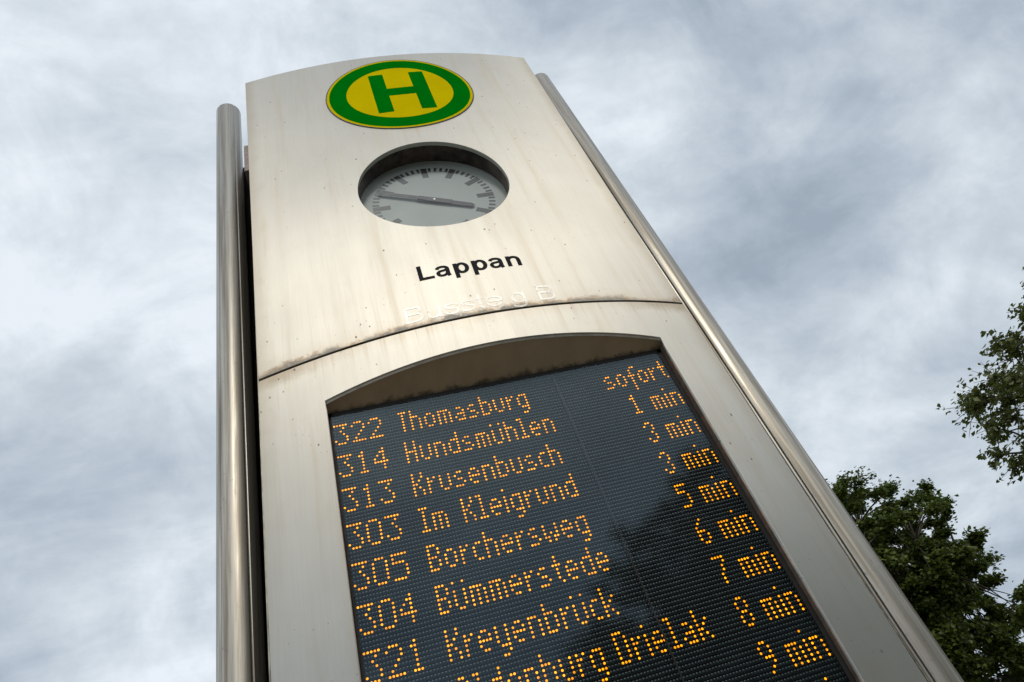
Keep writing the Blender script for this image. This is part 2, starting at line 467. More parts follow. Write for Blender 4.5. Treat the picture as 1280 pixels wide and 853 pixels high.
def tube_mat():
    m, t, b = mat_new('dirty_clock_recess')
    oc = t.node('ShaderNodeTexCoord').outputs['Object']
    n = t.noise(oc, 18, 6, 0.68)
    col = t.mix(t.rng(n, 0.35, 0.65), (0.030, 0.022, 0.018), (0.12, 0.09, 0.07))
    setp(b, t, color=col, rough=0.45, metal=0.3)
    return m
M_TUBE = tube_mat()
M_DIAL = plain('dial_enamel', (0.56, 0.60, 0.56), 0.45, var=0.03, scale=12)
M_MARK = plain('dial_black', (0.012, 0.013, 0.015), 0.4)
def glass(name, refl, tint=(0.94, 0.96, 0.96), coat=(1, 1, 1), blur=0.02, dirt=0.0):
    """thin pane: transparent with a clear reflection that grows at grazing angles"""
    m = bpy.data.materials.new(name); m.use_nodes = True
    t = NT(m.node_tree); t.n.clear()
    oc = t.node('ShaderNodeTexCoord').outputs['Object']
    ge = t.node('ShaderNodeNewGeometry').outputs
    cs = t.math('ABSOLUTE', t.vmath('DOT_PRODUCT', ge['Incoming'], ge['Normal']))
    fr = t.math('MULTIPLY_ADD', t.math('POWER', t.math('SUBTRACT', 1.0, cs), 5.0), 0.96, 0.042)
    n = t.noise(oc, 9.0, 5, 0.65)
    f = t.math('MULTIPLY', fr, refl, clamp=True)
    tr = t.node('ShaderNodeBsdfTransparent', {'Color': (*tint, 1)}).outputs[0]
    gl = t.node('ShaderNodeBsdfGlossy', {'Color': (*coat, 1), 'Roughness': blur}).outputs[0]
    mx = t.node('ShaderNodeMixShader', {0: f, 1: tr, 2: gl}).outputs[0]
    if dirt:
        df = t.node('ShaderNodeBsdfDiffuse', {'Color': (0.5, 0.48, 0.44, 1)}).outputs[0]
        mx = t.node('ShaderNodeMixShader', {0: t.rng(n, 0.3, 0.8, 0.0, dirt), 1: mx, 2: df}).outputs[0]
    t.node('ShaderNodeOutputMaterial', {'Surface': mx})
    return m
M_GLASS = glass('display_glass', 1.2, coat=(0.62, 0.84, 1.0), blur=0.06, dirt=0.003)
M_CGLASS = glass('clock_glass', 1.7, blur=0.0, dirt=0.01)
def led_mat():
    m, t, b = mat_new('lit_amber_led')
    oi = t.node('ShaderNodeTexCoord').outputs['Object']
    n = t.noise(oi, 90, 1, 0.5)
    setp(b, t, color=(0.3, 0.10, 0.003), spec=0.1, emit=(1.0, 0.33, 0.002), es=t.rng(n, 0.3, 0.7, 1.3, 2.8), rough=0.4)
    return m
M_LED = led_mat()
M_LENS = plain('unlit_led_lens', (0.016, 0.032, 0.036), 0.28, var=0.6, scale=50, spec=0.6)
M_BOARD = plain('led_board', (0.003, 0.006, 0.011), 0.6, var=0.25, scale=8, spec=0.2)
M_LOUV = plain('led_louvre', (0.003, 0.004, 0.006), 0.7, var=0.2, scale=20, spec=0.15)

# ------------------------------------------------------------------ the pylon
pylon = empty('information_pylon', (0, 0, 0))
tag(pylon, 'tall metal bus stop pylon with green H emblem, round clock and amber departure board', 'information pylon')

TOPV = -201.8
EMB = from_view(65.0, -183.6)
CLK = from_view(65.7, -108.8)
EMB_R, CLK_R = 31.6, 27.4

upper = sheet('upper_front_panel', rect(-HW, TOPV, HW, SEAM_V - 0.55, 2.6), [circle(CLK[0], CLK[1], CLK_R, 128)], M_FRONT, pylon, thick=1.6, bevel=0.15)
# opening of the display in the lower sheet: arched top edge, straight sides
OPL, OPR = from_view(-2.1, 30)[0], from_view(132.9, 30)[0]
def open_top(u):
    k = (u - (OPL + OPR) / 2) / ((OPR - OPL) / 2)
    return -10.6 + 4.6 * k * k
OPB = 117.0
n_ = 36
arch = [(OPL + (OPR - OPL) * i / n_, open_top(OPL + (OPR - OPL) * i / n_)) for i in range(n_ + 1)]
nside = 40
opening = arch + [(OPR, arch[-1][1] + (OPB - arch[-1][1]) * i / nside) for i in range(1, nside)] + \
    [(OPR + (OPL - OPR) * i / n_, OPB) for i in range(n_ + 1)] + \
    [(OPL, OPB + (arch[0][1] - OPB) * i / nside) for i in range(1, nside)]
lower = sheet('lower_front_panel', rect(-HW, SEAM_V + 0.40, HW, 178, 2.6), [opening], M_FRONT, pylon, thick=1.0, bevel=0.22)
base_p = sheet('base_panel', rect(-HW, 179, HW, 262, 4), [], M_FRONT, pylon, thick=1.6, bevel=0.15, grid=6)
# flanges of the front sheets, seen as thin upright strips at the left gap
for s in (-1, 1):
    pbox('edge_strip', s * 66.35 - 0.16, -104, -2.6, s * 66.35 + 0.16, 250, -3.6, M_STRIP, pylon)
# hidden structure: dark body box and the wider frame that carries the tubes
pbox('body', -62.5, -176, -6.0, 62.5, 266, -28.5, M_BODY, pylon, 0.8)
pbox('tube_frame', -75.5, -172, -22.0, 75.5, 262, -29, M_BODY, pylon, 0.5)
# backing behind the seam and round the openings, so no light leaks through
def backing():
    bm = bmesh.new()
    vsn = 14
    for k in range(vsn):
        u0, u1 = -60 + 120 * k / vsn, -60 + 120 * (k + 1) / vsn
        z0, z1 = hull(u0, SEAM_V) - 4.5, hull(u1, SEAM_V) - 4.5
        q = [bm.verts.new(W(u, v, z)) for u, v, z in ((u0, -26, z0), (u1, -26, z1), (u1, -18, z1), (u0, -18, z0))]
        bm.faces.new(q[::-1])
    bmesh.ops.remove_doubles(bm, verts=bm.verts[:], dist=1e-5)
    bmesh.ops.solidify(bm, geom=bm.faces[:], thickness=0.004)
    return bm_obj('seam_backing', bm, M_BLACK, pylon)
backing()
rear = sheet('rear_panel', rect(-60, -176, 60, 262, 8), [], M_FRONT, pylon, thick=1, grid=9, zf=lambda u, v: 31.5)
rear.rotation_euler = (0, 0, math.pi)

# side tubes
def tube_bm(n=120, r=5.35, top=-208.5, bot=262, wall=0.45, cap=0.5):
    bm = bmesh.new()
    prof = [(r, bot), (r, top + cap), (r - cap * 0.3, top + cap * 0.3), (r - cap, top), (0, top)]
    rings = []
    for rr, v in prof:
        if rr == 0:
            rings.append([bm.verts.new((0.0065 * (v + 206) * ROW, (18 + 0.016 * v) * ROW, Z0 - v * ROW))])
        else:
            ring = []
            for i in range(n):
                a = 2 * math.pi * i / n
                off = min(abs(math.degrees(a) - 270 - g) for g in (-39, 39))
                q = rr - (0.5 if off < 2.0 else 0)
                ring.append(bm.verts.new((q * ROW * math.cos(a) + 0.0065 * (v + 206) * ROW, q * ROW * math.sin(a) - (-18 - 0.016 * v) * ROW, Z0 - v * ROW)))
            rings.append(ring)
    for a, b in zip(rings, rings[1:]):
        for i in range(n):
            j = (i + 1) % n
            if len(b) == 1: bm.faces.new((a[i], a[j], b[0]))
            else: bm.faces.new((a[i], a[j], b[j], b[i]))
    return bm
for s in (-1, 1):
    t_o = bm_obj('side_tube', tube_bm(), M_PIPE, pylon, smooth=True)
    t_o.location = (s * 77.4 * ROW, 0, 0)
    pbox('bracket', s * 63.5, -160, -5.0, s * 69.0, -140, -22.0, M_BRACK, pylon, 0.3)   # between sheet and tube frame

# emblem
emb = flat_poly('stop_emblem', [circle(*EMB, EMB_R, 120), circle(*EMB, EMB_R * 0.985, 120)],
                lambda c: math.hypot(c[0] - EMB[0], c[1] - EMB[1]) > EMB_R * 0.985, M_RIM, pylon, 0.22, 0.22)
def ringpart(name, r0, r1, mat, lift):
    loops = [circle(*EMB, r1, 120)]
    if r0: loops.append(circle(*EMB, r0, 120))
    return flat_poly(name, loops, lambda c: math.hypot(c[0] - EMB[0], c[1] - EMB[1]) > r0, mat, emb, lift, 0.12)
ringpart('yellow_border', EMB_R * 0.951, EMB_R * 0.985, M_YEL, 0.24)
ringpart('green_ring', EMB_R * 0.722, EMB_R * 0.951, M_GRN, 0.26)
hw_, hh_, sw, cbh = 12.15, 17.3, 6.4, 3.3
def hshape():
    x0, x1 = EMB[0] - hw_ + 0.6, EMB[0] + hw_ + 0.6; y0, y1 = EMB[1] - hh_ - 0.3, EMB[1] + hh_ - 0.3; c = (y0 + y1) / 2
    return [(x0, y0), (x0 + sw, y0), (x0 + sw, c - cbh), (x1 - sw, c - cbh), (x1 - sw, y0), (x1, y0), (x1, y1), (x1 - sw, y1), (x1 - sw, c + cbh),
            (x0 + sw, c + cbh), (x0 + sw, y1), (x0, y1)]
HS = hshape()
grid_pts = [(EMB[0] + a * 3.5, EMB[1] + b * 3.5) for a in range(-6, 7) for b in range(-6, 7) if math.hypot(a, b) < 5.8]
flat_poly('yellow_disc', [circle(*EMB, EMB_R * 0.722, 120), HS], lambda c: not inside(c, HS), M_YEL, emb, 0.24, 0.12, grid_pts)
flat_poly('letter_h', [HS], lambda c: inside(c, HS), M_GRN, emb, 0.27, 0.12, grid_pts)

# clock
clock = empty('clock', (0, 0, 0), pylon)
GZ, DZ = 2.6, 1.0
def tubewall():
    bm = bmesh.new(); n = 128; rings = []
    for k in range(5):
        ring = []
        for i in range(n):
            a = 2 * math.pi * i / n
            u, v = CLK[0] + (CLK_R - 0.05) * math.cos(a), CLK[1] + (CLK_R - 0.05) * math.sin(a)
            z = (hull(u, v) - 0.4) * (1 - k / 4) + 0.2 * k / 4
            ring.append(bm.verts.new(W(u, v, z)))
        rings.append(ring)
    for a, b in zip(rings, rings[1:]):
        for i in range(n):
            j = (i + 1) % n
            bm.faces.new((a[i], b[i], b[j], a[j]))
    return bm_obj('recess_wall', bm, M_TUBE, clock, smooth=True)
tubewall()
def disc(name, r, z, mat, parent, c=CLK, n=96):
    v = [W(c[0], c[1], z)] + [W(a, b, z) for a, b in circle(c[0], c[1], r, n)]
    f = [(0, 1 + (i + 1) % n, 1 + i) for i in range(n)]
    return link(name, mesh(name, v, [tuple(reversed(x)) for x in f] if False else f), mat, parent)
PIV = (CLK[0] - 0.3, CLK[1] + 0.4)
disc('dial', CLK_R + 2.5, DZ, M_DIAL, clock)
def bar(ang, r0, r1, w, z, w1=None):
    """radial bar; ang clockwise from twelve"""
    w1 = w if w1 is None else w1
    a = math.radians(ang); d = (math.sin(a), -math.cos(a)); p = (math.cos(a), math.sin(a))
    return [(PIV[0] + d[0] * r + p[0] * s, PIV[1] + d[1] * r + p[1] * s) for r, s in ((r0, -w / 2), (r1, -w1 / 2), (r1, w1 / 2), (r0, w / 2))]
flat = lambda z: (lambda u, v: z)
for k in range(12):
    P = bar(k * 30, 16.2, 22.6, 2.4, DZ)
    flat_poly('hour_mark', [P], lambda c, P=P: inside(c, P), M_MARK, clock, 0.06, 0.05, zf=flat(DZ))
minute_loops = [bar(k * 6, 20.2, 22.6, 1.0, DZ) for k in range(60) if k % 5]
mm = flat_poly('minute_marks', minute_loops, lambda c: any(inside(c, P) for P in minute_loops), M_MARK, clock, 0.06, 0.05, zf=flat(DZ)); mm['kind'] = 'stuff'
def hand(name, ang, r0, r1, w, z, tail, tip=1.3):
    a = math.radians(ang); d = (math.sin(a), -math.cos(a)); p = (math.cos(a), math.sin(a))
    prof = [(-tail, -w * 0.62), (3.2, -w * 0.62), (3.2, -w / 2), (r1 - tip, -w * 0.44), (r1, 0), (r1 - tip, w * 0.44), (3.2, w / 2), (3.2, w * 0.62), (-tail, w * 0.62)]
    P = [(PIV[0] + d[0] * r + p[0] * s, PIV[1] + d[1] * r + p[1] * s) for r, s in prof]
    return flat_poly(name, [P], lambda c: inside(c, P), M_MARK, clock, 0, 0.12, zf=flat(z))
hand('hour_hand', 115, 0, 15.4, 2.5, DZ + 0.75, 6.2)
hand('minute_hand', 294.5, 0, 22.0, 1.9, DZ + 1.05, 6.6)
disc('hand_pivot', 0.42, DZ + 1.2, plain('pivot_cap', (0.75, 0.75, 0.74), 0.3, 0.5), clock, PIV, 16)
disc('clock_glass', CLK_R - 0.1, GZ, M_CGLASS, clock)

# lettering -------------------------------------------------------
def ribbon(P, w, closed=False, sub=6):
    """smooth stroke along points -> outline polygon(s) (list of quads joined into one loop)"""
    P = [Vector(p) for p in P]
    pts = []
    n = len(P)
    rngi = range(n if closed else n - 1)
    for i in rngi:
        p0, p1, p2, p3 = (P[(i - 1) % n], P[i % n], P[(i + 1) % n], P[(i + 2) % n]) if closed else (P[max(i - 1, 0)], P[i], P[i + 1], P[min(i + 2, n - 1)])
        for k in range(sub):
            t = k / sub
            pts.append(0.5 * ((2 * p1) + (-p0 + p2) * t + (2 * p0 - 5 * p1 + 4 * p2 - p3) * t * t + (-p0 + 3 * p1 - 3 * p2 + p3) * t ** 3))
    if not closed: pts.append(P[-1])
    L, Rr = [], []
    m = len(pts)
    for i, q in enumerate(pts):
        a = pts[(i - 1) % m] if closed or i > 0 else q
        b = pts[(i + 1) % m] if closed or i < m - 1 else q
        d = (b - a); d = d.normalized() if d.length > 1e-9 else Vector((1, 0))
        ww = w[0] + (w[1] - w[0]) * abs(d.x) if isinstance(w, tuple) else w
        nrm = Vector((-d.y, d.x)) * ww / 2
        L.append(tuple(q + nrm)); Rr.append(tuple(q - nrm))
    if closed: return [('add', L), ('sub', Rr)] if abs(area(L)) > abs(area(Rr)) else [('add', Rr), ('sub', L)]
    return [('add', L + Rr[::-1])]
def area(p):
    return sum(p[i][0] * p[(i + 1) % len(p)][1] - p[(i + 1) % len(p)][0] * p[i][1] for i in range(len(p))) / 2
def R4(x0, y0, x1, y1): return [('add', [(x0, y0), (x1, y0), (x1, y1), (x0, y1)])]
def E(cx, cy, rx, ry, w, n=20):
    """ring with stroke widths w=(vertical strokes, horizontal strokes)"""
    o = [(cx + rx * math.cos(2 * math.pi * i / n), cy + ry * math.sin(2 * math.pi * i / n)) for i in range(n)]
    q = [(cx + (rx - w[0]) * math.cos(2 * math.pi * i / n), cy + (ry - w[1]) * math.sin(2 * math.pi * i / n)) for i in range(n)]
    return [('add', o), ('sub', q)]
def glyph(ch, bold):
    b = bold
    sv, sh = (0.140, 0.110) if b else (0.085, 0.075)
    X = 0.519
    if ch == 'L': return R4(.073, 0, .073 + sv, .716) + R4(.073, 0, .575, .12 if b else .085), .611
    if ch == 'p': return E(.335, .258, .238 if b else .225, .272, (sv, sh)) + R4(.067, -.2, .067 + sv, X), .611 if b else .556
    if ch == 'n': return ribbon([(.135, .30), (.175, .40), (.27, .455), (.37, .455), (.45, .40), (.475, .29), (.475, .12), (.475, 0)], (sv, sh)) + R4(.067, 0, .067 + sv, X), .611
    if ch == 'a': return ribbon([(.085, .375), (.125, .44), (.22, .470), (.33, .462), (.405, .41), (.418, .32), (.418, .16), (.425, .06), (.455, -.005)], (sv * .98, sh * .95)) + \
        ribbon([(.41, .305), (.29, .282), (.165, .258), (.105, .205), (.105, .13), (.15, .062), (.235, .042), (.33, .07), (.40, .145)], (sv * .95, sh * .9)), .556
    if ch == 'B': return R4(.08, 0, .08 + sv, .716) + ribbon([(.16, .675), (.36, .675), (.50, .655), (.555, .555), (.52, .44), (.40, .395), (.16, .39)], sh) + \
        ribbon([(.16, .375), (.40, .372), (.54, .33), (.585, .205), (.53, .085), (.38, .042), (.16, .042)], sh), .667
    if ch == 'u': return ribbon([(.11, .519), (.11, .25), (.12, .11), (.20, .04), (.30, .04), (.39, .09), (.435, .20)], sh) + R4(.40, 0, .40 + sv, X), .556
    if ch == 's': return ribbon([(.44, .37), (.40, .45), (.27, .48), (.12, .45), (.09, .37), (.16, .30), (.30, .265), (.42, .21), (.44, .13), (.36, .05), (.24, .035), (.10, .06), (.055, .15)], sh), .50
    if ch == 't': return R4(.09, .07, .09 + sv, .66) + R4(.02, .455, .26, .519) + ribbon([(.13, .10), (.16, .05), (.265, .04)], sh), .278
    if ch == 'e': return ribbon([(.06, .265), (.50, .265), (.46, .41), (.28, .48), (.11, .42), (.07, .25), (.12, .09), (.28, .035), (.42, .07), (.49, .15)], sh), .556
    if ch == 'g': return E(.27, .262, .225, .262, (sv, sh)) + ribbon([(.455, .519), (.455, .20), (.455, -.04), (.39, -.15), (.25, -.175), (.10, -.14), (.075, -.07)], sh), .556
    return [], .278
def letter(name, ch, bold, u, vbase, em, mat, parent, lift, kx=1.0, shear=0.0):
    ops, adv = glyph(ch, bold)
    if ops:
        O = [(op, [(u + (p[0]) * em * kx, vbase - p[1] * em) for p in L]) for op, L in ops]
        def keep(c):
            st = False; i = 0
            while i < len(O):
                if O[i][0] == 'add':
                    ins = inside(c, O[i][1])
                    if i + 1 < len(O) and O[i + 1][0] == 'sub':
                        ins = ins and not inside(c, O[i + 1][1]); i += 1
                    st = st or ins
                i += 1
            return st
        flat_poly(name, [L for _, L in O], keep, mat, parent, lift, 0.06)
    return adv * em * kx
name_sign = empty('stop_name_lettering', (0, 0, 0), pylon)
u_, v_ = from_view(44.0, -52.2)
vv_ = v_
u = u_ - 0.7
end = from_view(91.4, -52.2)[0]
k_ = (end - u_ + 1.15) / (3.556 * 9.55)
for ch in 'Lappan':
    u += letter('letter', ch, True, u, vv_, 9.55, M_LET, name_sign, 0.07, k_)
ghost_sign = empty('faded_lettering_trace', (0, 0, 0), pylon)
u_, v_ = from_view(33.9, -33.4)
u = u_ - 0.8
end = from_view(99.0, -33.6)[0]
k_ = (end - u_ + 1.2) / (4.76 * 9.0)
for ch in 'Busste.g B':
    if ch == '.': u += 0.222 * 9.0 * k_; continue
    u += letter('letter_trace', ch, False, u, v_, 9.0, M_GHOST, ghost_sign, 0.06, k_)

# departure display ------------------------------------------------
display = empty('departure_display', (0, 0, 0), pylon)
FONT = {
 'T': ["###", ".#.", ".#.", ".#.", ".#.", ".#.", ".#."], 'h': ["#", "#", "###", "#..#", "#..#", "#..#", "#..#"],
 'o': ["", "", ".##", "#..#", "#..#", "#..#", ".##"], 'm': ["", "", "####", "#.#.#", "#.#.#", "#.#.#", "#.#.#"],
 'a': ["", "", ".##", "...#", ".###", "#..#", ".###"], 's': ["", "", ".##", "#", ".##", "...#", "###"],
 'b': ["#", "#", "###", "#..#", "#..#", "#..#", "###"], 'u': ["", "", "#..#", "#..#", "#..#", "#..#", ".##"],
 'r': ["", "", "#.#", "##", "#", "#", "#"], 'g': ["", "", ".###", "#..#", "#..#", "#..#", ".###", "...#", ".##"],
 'H': ["#..#", "#..#", "#..#", "####", "#..#", "#..#", "#..#"], 'n': ["", "", "###", "#..#", "#..#", "#..#", "#..#"],
 'd': ["...#", "...#", ".###", "#..#", "#..#", "#..#", ".###"], 'U': ["#..#", "", "#..#", "#..#", "#..#", "#..#", ".##"],
 'l': ["##", ".#", ".#", ".#", ".#", ".#", "###"], 'e': ["", "", ".##", "#..#", "####", "#", ".##"],
 'K': ["#..#", "#..#", "#.#", "##", "#.#", "#..#", "#..#"], 'c': ["", "", ".##", "#", "#", "#", ".##"],
 'I': ["###", ".#", ".#", ".#", ".#", ".#", "###"], 'i': ["#", "", "#", "#", "#", "#", "#"],
 'B': ["###", "#..#", "#..#", "###", "#..#", "#..#", "###"], 'w': ["", "", "#...#", "#...#", "#.#.#", "##.##", ".#.#"],
 'y': ["", "", "#..#", "#..#", "#..#", "#..#", ".###", "...#", ".##"], 'k': ["#", "#", "#..#", "#.#", "##", "#.#", "#..#"],
 't': [".#", ".#", "###", ".#", ".#", ".#", "..#"], 'f': ["..##", ".#", ".#", "###", ".#", ".#", ".#", ".#", ".#"],
 'O': [".##", "#..#", "#..#", "#..#", "#..#", "#..#", ".##"], 'D': ["###", "#..#", "#..#", "#..#", "#..#", "#..#", "###"],
}
WIDTH = {'T': 3, 'm': 5, 'r': 3, 'l': 3, 'c': 3, 'I': 3, 'i': 1, 'w': 5, 't': 3, 'f': 3}
BIG = {'3': ["#####", "...#", "..#", "...#", "....#", "#...#", ".###"], '2': [".###", "#...#", "....#", "...#", "..#", ".#", "#####"],
 '1': ["..#", ".##", "..#", "..#", "..#", "..#", ".###"], '4': ["...#", "..##", ".#.#", "#..#", "#####", "...#", "...#"],
 '0': [".###", "#...#", "#...#", "#...#", "#...#", "#...#", ".###"], '5': ["#####", "#", "####", "....#", "....#", "....#", "####"]}
SM = {'1': ["..#", ".##", "..#", "..#", "..#", "..#", ".###"], '3': [".##", "#..#", "...#", "..#", "...#", "#..#", ".##"],
 '5': ["####", "#", "###", "...#", "...#", "...#", "###"], '6': ["..#", ".#", "#", "###", "#..#", "#..#", ".##"],
 '7': ["####", "...#", "..#", "..#", ".#", ".#", ".#"], '8': [".##", "#..#", "#..#", ".##", "#..#", "#..#", ".##"],
 '9': [".##", "#..#", "#..#", ".###", "...#", "..#", ".#"]}
def put(cells, G, c, r):
    for j, row in enumerate(G):
        for i, x in enumerate(row):
            if x == '#': cells.append((c + i, r + j))
def text(cells, s, c, r):
    for ch in s:
        if ch == ' ': c += 4; continue
        put(cells, FONT[ch], c, r); c += WIDTH.get(ch, 4) + 1
    return c
LINES = [('322', 'Thomasburg', 'sofort'), ('314', 'HundsmUhlen', '1'), ('313', 'Krusenbusch', '3'), ('303', 'Im', '3'), ('305', 'Borchersweg', '5'),
         ('304', 'BUmmerstede', '6'), ('321', 'KreyenbrUck', '7'), ('', 'Oldenburg', '8'), ('', '', '9'), ('', '', '')]
def dots(cells, rad, z, seg, dome=0.0):
    """small round lenses as one mesh; every lens a short faceted dome"""
    cells = np.array(cells, float)
    U = (cells[:, 0] - 63.2) * 0.744; V = cells[:, 1]
    ang = np.arange(seg) * 2 * np.pi / seg
    n = len(cells)
    ru = np.concatenate([[0], rad * np.cos(ang)]); rv = np.concatenate([[0], rad * np.sin(ang)])
    zz = np.concatenate([[z + dome], np.full(seg, z)])
    uu = U[:, None] + ru[None]; vv = V[:, None] + rv[None]; zs = np.broadcast_to(zz, uu.shape)
    P = np.stack([uu * ROW, -zs * ROW, Z0 - vv * ROW], -1).reshape(-1, 3)
    tri = np.array([(0, 1 + i, 1 + (i + 1) % seg) for i in range(seg)])[:, ::-1]
    F = (np.arange(n)[:, None, None] * (seg + 1) + tri[None]).reshape(-1, 3)
    return P, F
ROWS = 111
lit = set()
for i, (num, name, mins) in enumerate(LINES):
    r = i * 10
    for grp in ('number', 'destination', 'time'):
        cells = []
        if grp == 'number':
            for k, ch in enumerate(num): put(cells, BIG[ch], k * 6, r)
        elif grp == 'destination':
            if name: text(cells, name, 23, r)
            if name == 'Im': text(cells, 'Kleigrund', 37, r)
            if name == 'Oldenburg': text(cells, 'Drielak', 69, r)
        else:
            if mins == 'sofort':
                text(cells, 'sofort', 102, r)
            else:
                if mins: put(cells, SM[mins], 107 if mins in '1' else 108, r)
                text(cells, 'min', 116, r)
        if cells:
            lit |= set(cells)
            P, F = dots(cells, 0.26, 0.12, 10, 0.14)
            o = link({'number': 'line_number', 'destination': 'destination_text', 'time': 'waiting_time'}[grp], fast_mesh(grp, P, F), M_LED, display); o['kind'] = 'stuff'
unlit = [(c, r) for r in range(-2, ROWS) for c in range(-1, 129) if (c, r) not in lit]
P, F = dots(unlit, 0.28, 0.06, 6, 0.12)
o = link('unlit_led_matrix', fast_mesh('unlit_led_matrix', P, F), M_LENS, display); o['kind'] = 'stuff'
# louvre fins between the rows
bm = bmesh.new()
for r in range(-3, ROWS):
    a = W(-47.9, r + 0.57, 0.14); b = W(48.1, r + 0.45, -0.02)
    box_bm(bm, (a[0], a[1], a[2]), (b[0], b[1], b[2]))
o = bm_obj('louvre_fins', bm, M_LOUV, display); o['kind'] = 'stuff'
# board behind, in two modules with a narrow joint
JU = (83.2 - 63.2) * 0.744
pbox('led_board', -50.5, -6, -0.02, JU - 0.12, ROWS + 8, -3, M_BOARD, display)
pbox('led_board', JU + 0.12, -6, -0.02, 50.5, ROWS + 8, -3, M_BOARD, display)
pbox('module_joint', JU - 0.20, -5.5, 0.50, JU + 0.20, ROWS + 4, -2, M_BLACK, display)
# recess: sloped soffit, sides, sill
BL, BR, BT = -47.95, 49.3, -3.9
def loft(name, A, B, mat, parent, n=4, smooth=True):
    verts, faces = [], []
    for k in range(n + 1):
        t = k / n
        verts += [tuple(a[i] * (1 - t) + b[i] * t for i in range(3)) for a, b in zip(A, B)]
    m = len(A)
    for k in range(n):
        for i in range(m - 1):
            faces.append((k * m + i, k * m + i + 1, (k + 1) * m + i + 1, (k + 1) * m + i))
    return link(name, mesh(name, verts, faces), mat, parent, smooth)
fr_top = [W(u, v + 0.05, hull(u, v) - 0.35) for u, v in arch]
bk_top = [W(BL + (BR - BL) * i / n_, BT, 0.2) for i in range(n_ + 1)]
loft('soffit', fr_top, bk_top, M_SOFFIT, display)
m_ = 40
def side(uf, ub, v0):
    vs_ = [v0 + (OPB - v0) * i / m_ for i in range(m_ + 1)]
    vb = [BT + (OPB - BT) * i / m_ for i in range(m_ + 1)]
    return [W(uf, v, hull(uf, v) - 0.35) for v in vs_], [W(ub, v, -0.5) for v in vb]
A_, B_ = side(OPL, BL, arch[0][1]); loft('side_reveal', A_, B_, M_REVEAL, display)
A_, B_ = side(OPR, BR, arch[-1][1]); loft('side_reveal', A_, B_, M_REVEAL, display)
loft('sill', [W(OPL + (OPR - OPL) * i / n_, OPB - 0.05, hull(OPL + (OPR - OPL) * i / n_, OPB) - 0.35) for i in range(n_ + 1)],
     [W(BL + (BR - BL) * i / n_, OPB - 1.5, -0.5) for i in range(n_ + 1)], M_REVEAL, display)
# bright rolled lip along the arched top edge
lip_a = [W(u, v + 0.02, hull(u, v) - 0.30) for u, v in arch]
lip_b = [W(u, v + 0.75, hull(u, v) - 0.75) for u, v in arch]
lip = loft('rolled_lip', lip_a, lip_b, plain('bright_rolled_lip', (0.72, 0.69, 0.60), 0.35, 0.7, var=0.2, scale=25), display, 2)
# black gasket frame round the glass and the pane itself
for nm, q in (('gasket', (BL, BT - 0.2, BL + 0.55, OPB)), ('gasket', (BR - 1.15, BT - 0.2, BR, OPB)), ('gasket', (BL, BT - 0.2, BR, BT + 1.1)), ('gasket', (BL, OPB - 2.5, BR, OPB - 1.2))):
    pbox(nm, q[0], q[1], 0.75, q[2], q[3], 0.0, M_BLACK, display)
gl = link('display_glass', mesh('display_glass', [W(BL, BT, 0.72), W(BR, BT, 0.72), W(BR, OPB - 1.3, 0.72), W(BL, OPB - 1.3, 0.72)], [(3, 2, 1, 0)]), M_GLASS, display)
# plinth
pbox('plinth', -70, 262, 6, 70, 270.0, -30, plain('dark_plinth', (0.05, 0.05, 0.05), 0.6), pylon, 0.6)

# ------------------------------------------------------------------ trees
def leaf_mat(name, c0, c1, c2):
    m, t, b = mat_new(name)
    oc = t.node('ShaderNodeTexCoord').outputs['Object']
    n = t.noise(oc, 1.4, 3, 0.6); n2 = t.noise(oc, 11.0, 3, 0.6)
    col = t.mix(t.rng(n, 0.35, 0.65), c0, c1)
    col = t.mix(t.math('MULTIPLY', t.rng(n2, 0.45, 0.7), 0.7), col, c2)
    setp(b, t, color=col, rough=0.42, spec=0.35)
    tl = t.node('ShaderNodeBsdfTranslucent', {'Color': t.mix(0.5, col, (0.10, 0.16, 0.02))}).outputs[0]
    mx = t.node('ShaderNodeMixShader', {0: 0.28, 1: b.outputs[0], 2: tl}).outputs[0]
    t.l.new(mx, t.n['Material Output'].inputs[0])
    return m
M_LEAF = leaf_mat('linden_leaves', (0.055, 0.085, 0.016), (0.12, 0.16, 0.028), (0.26, 0.29, 0.06))
M_LEAF2 = leaf_mat('poplar_leaves', (0.11, 0.125, 0.036), (0.16, 0.175, 0.052), (0.25, 0.255, 0.09))
M_BARK = plain('bark', (0.075, 0.060, 0.045), 0.85, var=0.4, scale=25)

def tube(P, R, seg, V, F):
    """append a tapered tube through points P with radii R"""
    P = [Vector(p) for p in P]
    b = len(V)
    for i, p in enumerate(P):
        d = (P[min(i + 1, len(P) - 1)] - P[max(i - 1, 0)]).normalized()
        a = d.orthogonal().normalized(); c = d.cross(a)
        for k in range(seg):
            t = 2 * math.pi * k / seg
            V.append(tuple(p + (a * math.cos(t) + c * math.sin(t)) * R[i]))
    for i in range(len(P) - 1):
        for k in range(seg):
            j = (k + 1) % seg
            F.append((b + i * seg + k, b + i * seg + j, b + (i + 1) * seg + j, b + (i + 1) * seg + k))
def curve(a, b, sag, n=6, rnd=0.1, R=random):
    a, b = Vector(a), Vector(b); L = (b - a).length; out = []
    o1 = Vector((R.uniform(-1, 1), R.uniform(-1, 1), R.uniform(-1, 1))) * L * rnd
    for i in range(n + 1):
        t = i / n
        out.append(a.lerp(b, t) + Vector((0, 0, sag * L * math.sin(math.pi * t))) + o1 * math.sin(math.pi * t))
    return out
